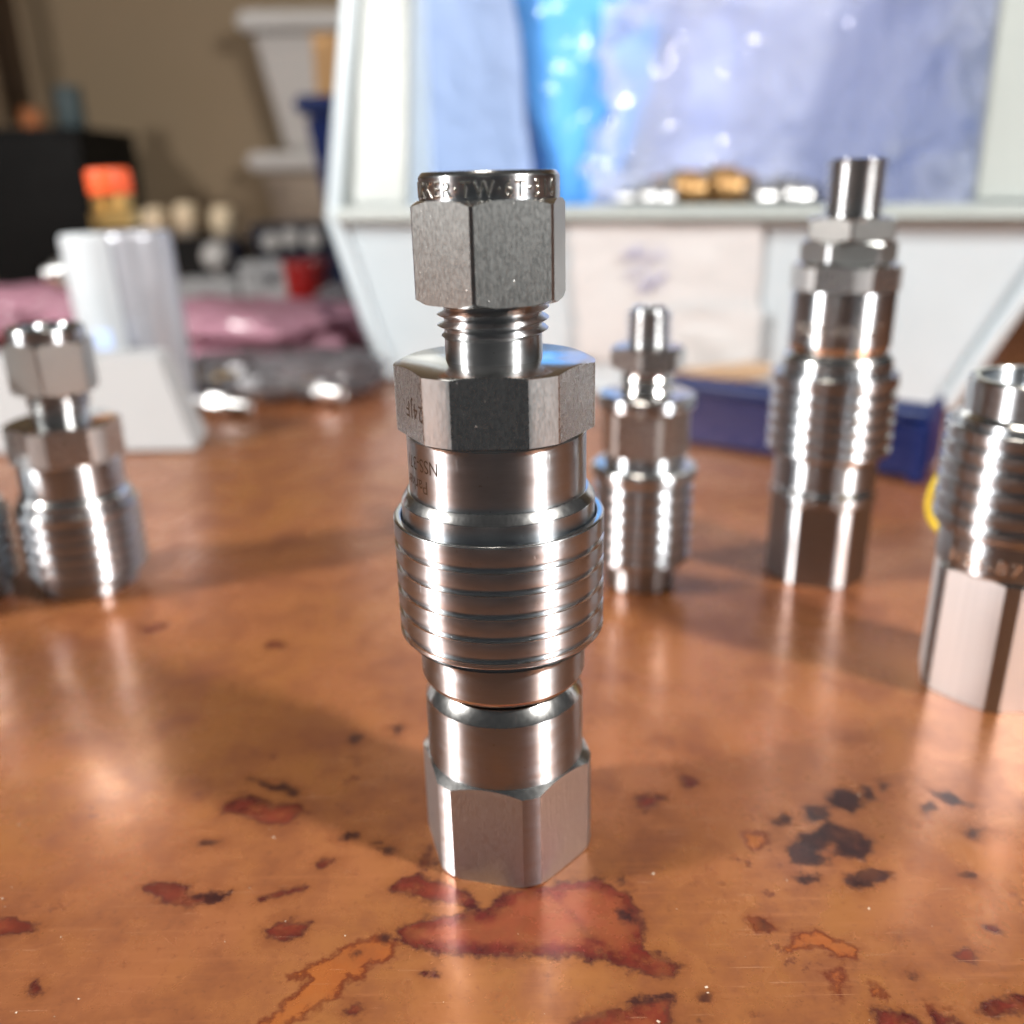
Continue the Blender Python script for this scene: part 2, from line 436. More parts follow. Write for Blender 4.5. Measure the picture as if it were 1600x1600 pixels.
# ------------------------------------------------------------------ copper bench top with its stains
def crop1(*p): return [(x * 0.4375, 900 + y * 0.4375) for x, y in p]
def crop2(*p): return [(900 + x * 0.4375, 900 + y * 0.4375) for x, y in p]
def crop3(*p): return [(560 + x * 0.275, 980 + y * 0.275) for x, y in p]
RED = [
 crop1((790,825),(850,785),(920,785),(980,820),(1060,805),(1082,835),(1040,880),(950,888),(890,870),(850,848),(795,845)),
 crop1((508,1115),(545,1095),(600,1100),(665,1105),(685,1140),(740,1130),(825,1135),(820,1160),(740,1165),(690,1180),(640,1180),(580,1160),(545,1140)),
 crop1((-60,1225),(40,1218),(80,1225),(145,1250),(130,1275),(70,1270),(-60,1300)),
 crop1((935,1155),(990,1125),(1105,1108),(1090,1125),(1010,1145)),
 crop1((935,1270),(980,1240),(1050,1225),(1110,1240),(1080,1280),(1000,1302),(950,1290)),
 crop1((1140,1035),(1165,1010),(1200,1008),(1190,1030),(1150,1045)),
 crop1((1510,1420),(1540,1408),(1580,1425),(1560,1440)), crop1((1230,1545),(1260,1525),(1295,1540),(1280,1565),(1240,1562)),
 crop1((105,1480),(125,1440),(150,1480),(120,1505)), crop1((500,190),(560,175),(600,165),(590,185),(530,205)), crop1((950,245),(990,232),(1030,255),(960,262)),
 crop3((170,1495),(240,1420),(330,1405),(420,1430),(560,1480),(640,1520),(700,1560),(640,1600),(560,1580),(480,1560),(380,1560),(300,1525)),
 [(614,1452),(640,1440),(700,1430),(760,1418),(800,1390),(870,1380),(920,1430),(960,1500),(860,1496),(760,1494),(690,1492),(640,1480)],
 crop3((340,1350),(400,1250),(420,1290),(440,1340),(400,1370)),
 [(870,1375),(930,1372),(985,1395),(1003,1440),(1010,1480),(1060,1510),(1055,1530),(1000,1520),(950,1500),(905,1470),(880,1440),(850,1410)],
 crop2((110,1350),(250,1340),(330,1360),(370,1400),(360,1435),(280,1420),(190,1410),(120,1385)),
 crop2((-60,1610),(60,1570),(200,1530),(320,1500),(340,1510),(345,1600),(330,1680),(-60,1680)),
 crop2((210,810),(250,780),(320,790),(290,820),(240,835)), crop2((370,700),(420,715),(440,750),(400,765),(385,735)),
 crop2((1450,1555),(1490,1500),(1660,1500),(1660,1560),(1540,1570),(1480,1575)),
 crop2((1070,1540),(1130,1550),(1200,1575),(1260,1610),(1260,1700),(1070,1700)),
 crop2((1250,1540),(1330,1560),(1400,1620),(1300,1610)),
 crop2((1345,1350),(1390,1320),(1440,1345),(1410,1380),(1370,1375)), crop2((1460,1250),(1500,1245),(1510,1268),(1475,1265)),
]
DARK = [
 crop1((885,720),(930,728),(990,755),(1000,735),(1030,745),(1072,770),(1060,785),(1000,770),(940,750)),
 crop1((1210,930),(1240,912),(1280,920),(1275,945),(1240,950)), crop1((690,955),(780,945),(775,960),(700,965)),
 crop1((690,1145),(740,1130),(825,1135),(820,1160),(740,1165)),
 crop1((1350,975),(1400,960),(1415,985),(1390,995)), crop1((1340,950),(1370,945),(1380,965)),
 crop1((1240,580),(1270,560),(1300,575),(1270,600)), crop1((1400,540),(1430,520),(1440,545),(1410,570)),
 crop1((1355,1300),(1380,1275),(1395,1285),(1375,1305)), crop1((1260,1345),(1290,1340),(1310,1352),(1280,1360)),
 crop2((750,980),(790,935),(850,905),(900,870),(960,900),(1030,930),(1075,950),(1060,975),(1040,1010),(980,1010),(930,990),(918,962),(890,962),(876,988),(912,1005),(880,1035),(830,1035),(770,1020)),
 crop2((890,790),(920,765),(980,760),(1010,780),(1030,820),(980,845),(930,835),(905,815)),
 crop2((810,830),(860,815),(910,830),(890,880),(850,890),(815,860)),
 crop2((700,875),(740,850),(778,862),(760,885),(715,890)), crop2((780,1075),(815,1055),(870,1070),(865,1095),(800,1098)),
 crop2((970,1080),(1000,1045),(1080,1045),(1130,1060),(1100,1085),(1060,1110),(1010,1125),(975,1105)),
 crop2((1385,910),(1420,885),(1460,905),(1440,935),(1400,930)), crop2((1370,1070),(1400,1052),(1435,1070),(1410,1090)),
 crop2((1020,745),(1050,750),(1080,800),(1040,810)), crop2((1080,735),(1110,745),(1095,775)),
 crop2((1230,820),(1270,805),(1290,840),(1250,850)), crop2((1270,775),(1340,770),(1415,820),(1350,825)),
 crop2((140,1090),(165,1075),(180,1098),(155,1108)), crop2((145,1200),(200,1195),(225,1240),(190,1245),(150,1220)),
 crop2((640,1240),(670,1225),(695,1245),(670,1260)), crop2((200,1520),(320,1495),(340,1510),(260,1525)),
 crop2((1120,1285),(1150,1290),(1140,1305)), crop2((1180,1420),(1210,1415),(1205,1435)), crop2((445,1500),(470,1490),(480,1510),(455,1515)), crop2((430,1575),(455,1570),(450,1590)),
]
ORANGE = [
 crop1((1020,1425),(1110,1390),(1200,1345),(1270,1300),(1340,1285),(1425,1320),(1415,1360),(1340,1390),(1300,1430),(1230,1455),(1210,1500),(1140,1545),(1060,1580),(980,1640),(880,1640),(960,1580),(1000,1530),(1060,1490),(1090,1440),(1040,1440)),
 crop2((740,1340),(800,1270),(880,1260),(940,1300),(1020,1330),(1010,1380),(950,1360),(880,1340)),
 crop2((880,1410),(940,1400),(965,1440),(950,1520),(920,1500),(895,1440)), crop2((1030,1430),(1100,1470),(1120,1520),(1060,1500)),
 crop2((590,1220),(690,1220),(710,1260),(650,1270)), crop2((580,910),(680,920),(700,960),(640,985),(600,960)),
 crop1((1180,1410),(1220,1390),(1210,1420)), crop2((1220,1520),(1330,1540),(1340,1580),(1260,1570)),
]
def field(polys, X, Y):
    best = np.full(X.shape, -0.004)
    for poly in polys:
        pts = [on_table(x, y) for x, y in poly]; px = np.array([p.x for p in pts]); py = np.array([p.y for p in pts])
        sel = (X > px.min() - .004) & (X < px.max() + .004) & (Y > py.min() - .004) & (Y < py.max() + .004)
        x = X[sel]; y = Y[sel]
        if x.size == 0: continue
        d = np.full(x.shape, 1e9); ins = np.zeros(x.shape, bool)
        for i in range(len(px)):
            ax, ay = px[i], py[i]; bx, by = px[i - 1], py[i - 1]
            ex, ey = bx - ax, by - ay
            t = np.clip(((x - ax) * ex + (y - ay) * ey) / (ex * ex + ey * ey + 1e-12), 0, 1)
            d = np.minimum(d, np.hypot(x - ax - ex * t, y - ay - ey * t))
            ins ^= ((ay > y) != (by > y)) & (x < (bx - ax) * (y - ay) / (by - ay + 1e-15) + ax)
        best[sel] = np.maximum(best[sel], np.where(ins, d, -d))
    return np.clip(best, -0.004, 0.004)

def copper_material():
    m, nt, p = nodes('aged_copper_sheet')
    L = nt.links.new
    def attr(n):
        a = N(nt, 'ShaderNodeAttribute'); a.attribute_name = n; return a.outputs['Fac']
    v = mapping(nt, (1, 1, 1))
    warp = noise(nt, v, 420.0, 5, 0.6)
    wfine = noise(nt, v, 1600.0, 3, 0.6)
    jit = math_(nt, 'ADD', math_(nt, 'MULTIPLY', math_(nt, 'SUBTRACT', warp, 0.5), 0.0042), math_(nt, 'MULTIPLY', math_(nt, 'SUBTRACT', wfine, 0.5), 0.0010))
    def mask(n, edge=0.0006, grow=0.0):
        f = math_(nt, 'ADD', math_(nt, 'ADD', attr(n), jit), grow)
        return ramp(nt, f, -edge, edge), f
    red, fr = mask('stain_red'); dark, fd = mask('stain_dark', 0.0007); orange, fo = mask('stain_orange')
    mott = ramp(nt, noise(nt, v, 240.0, 6, 0.72), 0.36, 0.56)
    big = noise(nt, v, 16.0, 4, 0.6); mid = noise(nt, v, 70.0, 5, 0.65); fine = noise(nt, v, 900.0, 4, 0.6)
    streak = noise(nt, mapping(nt, (60, 900, 1), rot=(0, 0, R_(-28))), 1.0, 4, 0.6)
    c = mixc(nt, ramp(nt, big, 0.3, 0.7), (0.315, 0.114, 0.049), (0.295, 0.116, 0.036))
    c = mixc(nt, ramp(nt, mid, 0.38, 0.70), c, (0.20, 0.068, 0.030))
    c = mixc(nt, ramp(nt, streak, 0.5, 0.8, 0, 0.4), c, (0.38, 0.150, 0.062))
    c = mixc(nt, ramp(nt, fine, 0.55, 0.75, 0, 0.55), c, (0.14, 0.045, 0.022))
    # small scattered tarnish freckles
    fk = noise(nt, v, 330.0, 6, 0.7)
    patch = ramp(nt, noise(nt, v, 38.0, 2), 0.50, 0.66)
    c = mixc(nt, math_(nt, 'MULTIPLY', ramp(nt, fk, 0.57, 0.66), math_(nt, 'MULTIPLY', patch, 0.75)), c, (0.09, 0.022, 0.016))
    # orange patches with dark rims, red patches with nearly black rims, dark blots
    halo = math_(nt, 'MAXIMUM', ramp(nt, fr, -0.0024, 0.0), ramp(nt, fd, -0.0026, 0.0))
    c = mixc(nt, math_(nt, 'MULTIPLY', halo, 0.38), c, (0.17, 0.050, 0.018))
    oc = mixc(nt, ramp(nt, mid, 0.3, 0.7), (0.36, 0.115, 0.030), (0.27, 0.075, 0.022))
    rim_o = math_(nt, 'SUBTRACT', 1.0, ramp(nt, fo, 0.0002, 0.0011))
    oc = mixc(nt, math_(nt, 'MULTIPLY', rim_o, 0.95), oc, (0.11, 0.020, 0.010))
    c = mixc(nt, math_(nt, 'MULTIPLY', orange, ramp(nt, mott, 0.0, 1.0, 0.7, 1.0)), c, oc)
    rc = mixc(nt, ramp(nt, warp, 0.35, 0.65), (0.14, 0.019, 0.015), (0.055, 0.009, 0.010))
    rc = mixc(nt, ramp(nt, mid, 0.35, 0.7, 0, 0.6), rc, (0.24, 0.052, 0.022))
    rc = mixc(nt, ramp(nt, fr, 0.0012, 0.003, 0, 0.65), rc, (0.28, 0.075, 0.030))
    rim = math_(nt, 'SUBTRACT', 1.0, ramp(nt, fr, 0.0, 0.0008))
    rc = mixc(nt, math_(nt, 'MULTIPLY', rim, 0.85), rc, (0.028, 0.009, 0.014))
    c = mixc(nt, math_(nt, 'MULTIPLY', red, ramp(nt, mott, 0.0, 1.0, 0.62, 0.97)), c, rc)
    dc = mixc(nt, ramp(nt, warp, 0.35, 0.65), (0.020, 0.007, 0.008), (0.042, 0.013, 0.011))
    c = mixc(nt, math_(nt, 'MULTIPLY', dark, ramp(nt, mott, 0.0, 1.0, 0.82, 1.0)), c, dc)
    # scratches in two directions
    def scratch(rot, sx, sy, lo, hi, sc=1.0):
        n = noise(nt, mapping(nt, (sx, sy, 1), rot=(0, 0, R_(rot))), sc, 2, 0.5)
        return ramp(nt, n, lo, hi)
    gate = ramp(nt, noise(nt, v, 55.0, 2), 0.48, 0.62)
    s1 = math_(nt, 'MULTIPLY', scratch(35, 45, 4600, 0.69, 0.73), gate)
    s2 = math_(nt, 'MULTIPLY', scratch(-52, 50, 5000, 0.70, 0.74), ramp(nt, noise(nt, v, 43.0, 2), 0.5, 0.65))
    s3 = scratch(12, 90, 5600, 0.735, 0.77)
    sc = math_(nt, 'ADD', math_(nt, 'ADD', s1, s2), s3, clamp=True)
    c = mixc(nt, math_(nt, 'MULTIPLY', sc, 0.55), c, (0.60, 0.36, 0.22))
    L(c, p.inputs['Base Color'])
    p.inputs['Metallic'].default_value = 0.5
    r = math_(nt, 'ADD', ramp(nt, mid, 0.25, 0.8, 0.19, 0.33), math_(nt, 'MULTIPLY', fine, 0.06))
    r = math_(nt, 'ADD', r, math_(nt, 'MULTIPLY', dark, 0.08))
    L(r, p.inputs['Roughness'])
    p.inputs['Coat Weight'].default_value = 0.12; p.inputs['Coat Roughness'].default_value = 0.16
    h = math_(nt, 'ADD', math_(nt, 'MULTIPLY', big, 6.0), math_(nt, 'MULTIPLY', mid, 1.2))
    h = math_(nt, 'ADD', h, math_(nt, 'ADD', math_(nt, 'MULTIPLY', fine, 0.16), math_(nt, 'MULTIPLY', math_(nt, 'ADD', red, orange, clamp=True), -0.25)))
    h = math_(nt, 'SUBTRACT', h, math_(nt, 'MULTIPLY', sc, 0.2))
    n1 = bump(nt, h, 0.35, 0.0002)
    L(n1, p.inputs['Normal'])
    return m
M['copper'] = copper_material()

def bench():
    xs = np.concatenate([np.linspace(-1.3, -.14, 24), np.arange(-.1375, .1376, .0006), np.linspace(.14, 1.3, 24)])
    ys = np.concatenate([[-.060, -.0588], np.arange(-.0575, .0951, .0006), np.linspace(.1, .97, 30)])
    X, Y = np.meshgrid(xs, ys)
    nx, ny = len(xs), len(ys)
    V = np.stack([X.ravel(), Y.ravel(), np.zeros(nx * ny)], 1)
    i = np.arange(nx * ny).reshape(ny, nx)
    F = np.stack([i[:-1, :-1].ravel(), i[:-1, 1:].ravel(), i[1:, 1:].ravel(), i[1:, :-1].ravel()], 1)
    me = bpy.data.meshes.new('bench_top'); me.from_pydata(V.tolist(), [], F.tolist())
    for n, polys in (('stain_red', RED), ('stain_dark', DARK), ('stain_orange', ORANGE)):
        a = me.attributes.new(n, 'FLOAT', 'POINT'); a.data.foreach_set('value', field(polys, X.ravel(), Y.ravel()).astype(np.float32))
    me.materials.append(M['copper'])
    o = bpy.data.objects.new('bench_top', me); COL.objects.link(o)
    tag(o, 'copper bench top with red and dark tarnish stains', 'bench', kind='structure')
bench()

be = MB().box(-1.3, 1.3, -.060, .97, -.030, -.0005).build('bench_board', 'wood', smooth=0)
tag(be, 'dark board under the copper sheet', 'bench', kind='structure')
wl = MB().box(-1.5, 1.5, 1.0, 1.03, -0.6, 1.4).build('wall', 'wall', smooth=0)
tag(wl, 'beige painted wall far behind the bench', 'wall', kind='structure')

# ------------------------------------------------------------------ the couplings
def thread_part(name, parent, z0, z1, root, crest, pitch, mat='polished', cap=None):
    m = MB().thread(z0 * mm, z1 * mm, root * mm, crest * mm, pitch * mm)
    if cap: m.lathe(P(*cap), 72)
    return m.build(name, mat, parent, smooth=40)

def grooved_sleeve(parent, top, bot, R, grooves, gw, gd, lip_r, lip_z, inner, mat='sleeve', round_top=None):
    """sleeve with turned grooves, z measured from the top down in the list"""
    pr = [(inner, bot + 0.0), (lip_r, bot), (lip_r + 0.05, bot + lip_z * 0.5), (R - 0.15, bot + lip_z)]
    pr.append((R, bot + lip_z + 0.2))
    for g in sorted(grooves):
        pr += [(R, g - gw / 2), (R - gd * 0.85, g - gw * 0.46), (R - gd, g - gw * 0.12), (R - gd, g + gw * 0.30), (R - 0.02, g + gw / 2)]
    pr += [(R, top - 0.18), (R - 0.18, top), (inner, top), (inner, top - 3)]
    return MB().lathe(P(*pr), 160, 0.035 * mm).build('sleeve', mat, parent, smooth=28)

def socket_upper(root, o, detail=True, hex_az=-2.5, nut_az=18.5):
    """nut, threaded neck, hex, barrel, ring, grooved sleeve; o = height offset in mm"""
    nut = MB()
    nut.hexbar((78.4 + o) * mm, (89.9 + o) * mm, 8.28 * mm, 9.42 * mm, R_(nut_az), 5.4 * mm, 8.45 * mm, 8.55 * mm, 0.62)
    n = nut.build('compression_nut', 'nut', root, smooth=25)
    MB().lathe(P((5.4, 89.0 + o), (8.2, 89.0 + o), (8.2, 92.4 + o), (7.75, 92.95 + o), (5.6, 92.95 + o), (5.35, 92.6 + o), (5.35, 82 + o), (4.9, 82 + o), (0, 82 + o)), 128, 0.12 * mm).build('nut_collar', 'turned', n, smooth=30)
    if detail:
        text_on_cyl('stamped_lettering', 'PARKER\u00b7TW\u00b76T\u00b7316', 1.75 * mm, 8.2 * mm, -90.6, (91.1 + o) * mm, 'stamp', n, depth=0.00003, bev=0.00004, space=1.2, lift=0.00001, stretch=0.9)
    thread_part('threaded_neck', root, 73.0 + o, 79.5 + o, 5.95, 6.85, 1.30)
    MB().lathe(P((5.98, 70.6 + o), (5.98, 73.4 + o), (5.9, 79.6 + o), (0, 79.6 + o)), 128).build('neck', 'polished', root)
    h = MB().hexbar((62.9 + o) * mm, (71.4 + o) * mm, 11.62 * mm, 12.45 * mm, R_(hex_az), 0, 11.35 * mm, 12.35 * mm, 0.42).build('hexagon', 'milled_fine', root, smooth=25)
    if detail:
        text_on_flat('etched_date_code', '24JF', 2.0 * mm, 11.62 * mm, hex_az - 60, 4.3 * mm, (66.4 + o) * mm, 'bronze_etch', h, flip=True, space=1.15, stretch=0.95)
    b = MB().lathe(P((11.0, 53 + o), (11.4, 53.4 + o), (11.4, 62.4 + o), (11.15, 62.9 + o), (0, 62.9 + o)), 160, 0.08 * mm).build('barrel', 'turned', root)
    if detail:
        text_on_cyl('etched_part_code', 'NSS-371', 1.75 * mm, 11.4 * mm, -37, (59.7 + o) * mm, 'bronze_etch', b, flip=True, stretch=0.86)
        text_on_cyl('etched_name', 'Parker', 1.75 * mm, 11.4 * mm, -47, (57.0 + o) * mm, 'bronze_etch', b, flip=True, stretch=0.9)
    MB().lathe(P((11.45, 50 + o), (12.55, 50 + o), (12.55, 53.7 + o), (11.75, 54.95 + o), (11.42, 54.95 + o)), 160, 0.1 * mm).build('locking_ring', 'turned', root)
    grooved_sleeve(root, 51.6 + o, 34.4 + o, 13.75, [48.6 + o, 45.65 + o, 42.5 + o, 39.4 + o, 36.45 + o], *((0.9, 0.5) if detail else (1.7, 1.0)), 12.5, 0.9, 12.85)

# main coupling in the middle
root = thing('quick_coupling', 'tallest sharp stainless quick coupling standing in the middle, hex nut on top', 'coupling', (0, 0, 0), (0, R_(-0.59), R_(0)))
socket_upper(root, 0)
MB().lathe(P((9.5, 27.9), (10.9, 28.2), (11.25, 28.9), (11.25, 34.6), (0, 34.6)), 160, 0.12 * mm).build('lower_collar', 'satin', root)
MB().lathe(P((9.3, 24), (9.3, 28.4), (0, 28.4)), 96).build('gap_core', 'bore', root)  # core coloured dark to stand for the shade inside the gap
MB().lathe(P((0, 14.2), (11.0, 14.2), (11.0, 25.2), (9.75, 27.1), (8.6, 27.1), (0, 27.1)), 160, 0.1 * mm).build('plug_barrel', 'satin', root)
MB().hexbar(0.05 * mm, 15.6 * mm, 11.18 * mm, 12.25 * mm, R_(-14), 0, 11.05 * mm, 11.85 * mm, 0.75).build('base_hexagon', 'milled', root, smooth=25)

# two loose sockets at the left
def loose_socket(label, x, y, haz, naz):
    r = thing('quick_coupling', label, 'coupling', (x, y, 0), (0, 0, 0), 'loose couplings standing on the bench')
    socket_upper(r, -30.0, False, haz, naz)
    MB().lathe(P((0, 0.05), (10.3, 0.05), (10.6, 0.4), (10.6, 5.6), (0, 5.6)), 128, 0.1 * mm).build('lower_collar', 'satin', r)
    return r
loose_socket('blurred steel coupling half with hex nut on top, left, before the white card box', -.1025, .0932, 27.6, 40)
loose_socket('steel coupling half cut off by the left picture edge', -.1300, .0850, 10, 20)

# short coupling with a round-tipped stem, right behind the main one
def stem_coupling():
    r = thing('quick_coupling', 'short stainless coupling with threaded stem tip, just right behind the tall middle one', 'coupling', (.0319, .0896, 0), (0, 0, 0), 'loose couplings standing on the bench')
    MB().lathe(P((0, 0.05), (7.8, 0.05), (8.2, 0.5), (8.2, 7.6), (0, 7.6)), 96, 0.15 * mm).build('lower_collar', 'satin', r)
    grooved_sleeve(r, 28.2, 6.6, 11.5, [10, 13.2, 16.4, 19.6, 22.8, 26.0], 1.6, 1.0, 10.2, 1.0, 8)
    MB().lathe(P((8, 27.2), (11.3, 27.2), (12.1, 28.2), (12.1, 29.8), (11.2, 30.6), (0, 30.6)), 128, 0.3 * mm).build('flange', 'turned', r)
    MB().lathe(P((9.2, 30.5), (9.2, 33.4), (0, 33.4)), 96, 0.2 * mm).build('barrel', 'turned', r)
    MB().hexbar(33.3 * mm, 43.6 * mm, 9.0 * mm, 10.0 * mm, R_(-20), 0, 9.1 * mm, 9.4 * mm).build('hexagon', 'milled_fine', r, smooth=25)
    MB().lathe(P((10.6, 43.4), (11.0, 43.8), (11.0, 46.4), (10.2, 46.9), (0, 46.9)), 96, 0.2 * mm).build('shoulder', 'turned', r)
    MB().lathe(P((5.6, 46.8), (6.1, 47.3), (5.4, 48.2), (5.4, 49.2), (6.0, 50.1), (5.4, 51), (5.4, 52.5), (0, 52.5)), 96, 0.2 * mm).build('neck', 'polished', r)
    MB().hexbar(52.4 * mm, 57.2 * mm, 7.6 * mm, 8.5 * mm, R_(10), 0, 7.4 * mm, 7.4 * mm).build('stem_nut', 'milled_fine', r, smooth=25)
    thread_part('threaded_stem', r, 56.0, 64.6, 4.0, 5.0, 1.4, cap=[(4.1, 56.4), (4.1, 64.2), (3.9, 65.2), (3.0, 65.9), (1.6, 65.9), (1.5, 64.5), (0, 64.5)])
stem_coupling()

def tall_coupling():
    r = thing('quick_coupling', 'tall blurred coupling with long bare thread and lock nuts on top, before the pale bin', 'coupling', (.0759, .0949, 0), (0, 0, 0), 'loose couplings standing on the bench')
    MB().hexbar(0.05 * mm, 19.6 * mm, 10.9 * mm, 11.7 * mm, R_(-20), 0, 11.2 * mm, 11.3 * mm).build('base_hexagon', 'satin', r, smooth=25)
    MB().lathe(P((10.8, 19.2), (12.2, 20.2), (12.3, 22), (11.6, 24), (11.6, 30.4), (0, 30.4)), 128, 0.25 * mm).build('plug_barrel', 'satin', r)
    grooved_sleeve(r, 50.2, 30.6, 13.9, [33.6, 36.8, 40.0, 43.2, 46.4], 1.6, 1.0, 12.3, 1.2, 10)
    MB().lathe(P((12.2, 49.8), (12.2, 53.0), (11.2, 54.6), (0, 54.6)), 128, 0.3 * mm).build('shoulder', 'turned', r)
    b = MB().lathe(P((10.4, 54.3), (11.2, 56.6), (11.2, 68.4), (0, 68.4)), 128, 0.2 * mm).build('barrel', 'turned', r)
    text_on_cyl('stamped_lettering', 'NSS-371-6T', 2.6 * mm, 11.2 * mm, -70, 60.5 * mm, 'stamp', b, depth=0.00004, bev=0.00008, space=1.15)
    MB().hexbar(68.3 * mm, 73.8 * mm, 11.0 * mm, 11.7 * mm, R_(-32), 0, 10.9 * mm, 11.2 * mm).build('hexagon', 'milled_fine', r, smooth=25)
    MB().hexbar(73.9 * mm, 78.7 * mm, 9.0 * mm, 10.2 * mm, R_(-12), 0, 9.1 * mm, 9.1 * mm, 0.6).build('lock_nut', 'nut', r, smooth=25)
    MB().hexbar(78.8 * mm, 83.5 * mm, 8.9 * mm, 10.1 * mm, R_(12), 0, 9.0 * mm, 9.0 * mm, 0.6).build('lock_nut', 'nut', r, smooth=25)
    thread_part('threaded_stem', r, 82.0, 95.2, 5.3, 6.6, 1.5, cap=[(5.4, 83), (5.4, 94.6), (5.2, 95.3), (3.9, 95.3), (3.8, 92), (0, 92)])
tall_coupling()

def open_coupling():
    r = thing('quick_coupling', 'coupling at the right edge on a bright milled hexagon base, open bore on top', 'coupling', (.0922, .0417, 0), (0, 0, 0), 'loose couplings standing on the bench')
    MB().hexbar(0.05 * mm, 25.0 * mm, 11.5 * mm, 12.6 * mm, R_(-52), 0, 12.0 * mm, 12.2 * mm).build('base_hexagon', 'bright_mill', r, smooth=25)
    b = MB().lathe(P((11.6, 24.8), (12.2, 25.4), (12.2, 31.5), (0, 31.5)), 128, 0.2 * mm).build('barrel', 'turned', r)
    text_on_cyl('stamped_lettering', 'NSS-871', 2.4 * mm, 12.2 * mm, -78, 28.0 * mm, 'stamp', b, depth=0.00004, bev=0.00009, space=1.3)
    grooved_sleeve(r, 51.0, 31.6, 13.8, [35.0, 38.4, 41.8, 45.2, 48.4], 1.4, 0.8, 12.6, 1.2, 10)
    MB().lathe(P((11.9, 50.6), (12.4, 51), (12.4, 52.2), (11.6, 52.8), (11.2, 53.2), (11.2, 58.7), (10.8, 59.1), (9.4, 59.1), (9.2, 58.7), (9.2, 54), (0, 54)), 128, 0.15 * mm).build('socket_mouth', 'turned', r)
    MB().lathe(P((2.6, 53.8), (2.6, 58.0), (2.0, 58.6), (0, 58.6)), 48, 0.2 * mm).build('valve_pin', 'polished', r)
open_coupling()

# yellow cord loop hanging behind the right coupling
def loop():
    c = at(1462, 800, .060); pts = []
    c = Vector((.0945, .0640, .0300))
    for i in range(33):
        a = 2 * math.pi * i / 32
        pts.append(c + Vector((math.cos(a) * .0075, math.sin(a * 2) * .001, math.sin(a) * .0095)))
    o = MB().tube(pts, .0007, 10).build('cord_loop', 'yellow')
    tag(o, 'thin yellow cord loop peeking out behind the right coupling sleeve', 'cord')
    pts2 = [Vector((.0840, .1060, .0006)) + Vector((math.cos(a) * .010, math.sin(a * 2) * .001, (math.sin(a) + 1) * .016)) for a in [2 * math.pi * i / 32 for i in range(33)]]
loop()

# ------------------------------------------------------------------ pale hopper bin with its contents
BO = Vector((-.058, .3325, 0)); BU = Vector((.237, -.079, 0)).normalized(); BN = Vector((-BU.y, BU.x, 0))   # front-left corner, along the front, to the back
def bp(u, n, z): return tuple(BO + BU * u + BN * n + Vector((0, 0, z)))
def bhex(m, a, b):
    """a, b: 4 (u,n,z) bottom and top"""
    return m.hexa([bp(*p) for p in a] + [bp(*p) for p in b])
bin_ = thing('storage_bin', 'large pale blue hopper bin holding plastic bags behind the couplings', 'bin', (0, 0, 0))
W0, W1 = 0.0, 0.250
m = MB(); bhex(m, [(W0, 0, .001), (W1, 0, .001), (W1, .17, .001), (W0, .17, .001)], [(W0, 0, .004), (W1, 0, .004), (W1, .17, .004), (W0, .17, .004)]); m.build('floor', 'bin', bin_, smooth=0)
m = MB(); bhex(m, [(W0, 0, .004), (W1, 0, .004), (W1, .004, .004), (W0, .004, .004)], [(-.012, -.018, .078), (.280, -.018, .078), (.280, -.014, .078), (-.012, -.014, .078)]); m.build('front_wall', 'bin', bin_, smooth=0)
m = MB(); bhex(m, [(-.0145, -.023, .0755), (.2825, -.023, .0755), (.2825, -.0125, .0755), (-.0145, -.0125, .0755)], [(-.014, -.022, .082), (.282, -.022, .082), (.282, -.0125, .082), (-.014, -.0125, .082)]); m.build('front_rim', 'bin_edge', bin_, smooth=40, bevel=.0016)
for s, (ub, ut, ui) in ((-1, (-.014, .000, .020)), (1, (.282, .276, .248))):
    m = MB(); a, b = sorted((ub, ui)); c, d = sorted((ut, ui))
    bhex(m, [(a, -.014, .0822), (b, -.014, .0822), (b, -.009, .0822), (a, -.009, .0822)], [(c, .012, .24), (d, .012, .24), (d, .017, .24), (c, .017, .24)]); m.build('side_flange', 'bin_edge', bin_, smooth=40, bevel=.0012)
    m = MB(); o1 = s * .004
    a, b = sorted((ui, ui + o1)); a2, b2 = sorted(((W0 if s < 0 else W1), (W0 if s < 0 else W1) + o1))
    lip = -.014 if s < 0 else .282
    bhex(m, [(a2, .004, .004), (b2, .004, .004), (b2, .17, .004), (a2, .17, .004)], [(a + s * .02, -.005, .082), (b + s * .02, -.005, .082), (b + s * .02, .17, .082), (a + s * .02, .17, .082)])
    bhex(m, [(a + s * .02, -.008, .0822), (b + s * .02, -.008, .0822), (b + s * .02, .17, .0822), (a + s * .02, .17, .0822)], [(a + s * .02, .0175, .24), (b + s * .02, .0175, .24), (b + s * .02, .17, .24), (a + s * .02, .17, .24)])
    m.build('side_wall', 'bin', bin_, smooth=0)
    # outer edge bead that runs down the slanting front corner
    e0 = W0 if s < 0 else W1
    m = MB(); m.tube([bp(e0 + s * .001, -.001, .003), bp(lip + s * .0, -.0195, .078), bp(ut + s * .002, .012, .24)], .0035, 12); m.build('edge_bead', 'bin', bin_)
m = MB(); bhex(m, [(W0 - .02, .17, .001), (W1 + .02, .17, .001), (W1 + .02, .174, .001), (W0 - .02, .174, .001)], [(W0 - .02, .17, .24), (W1 + .02, .17, .24), (W1 + .02, .174, .24), (W0 - .02, .174, .24)]); m.build('back_wall', 'bin', bin_, smooth=0)

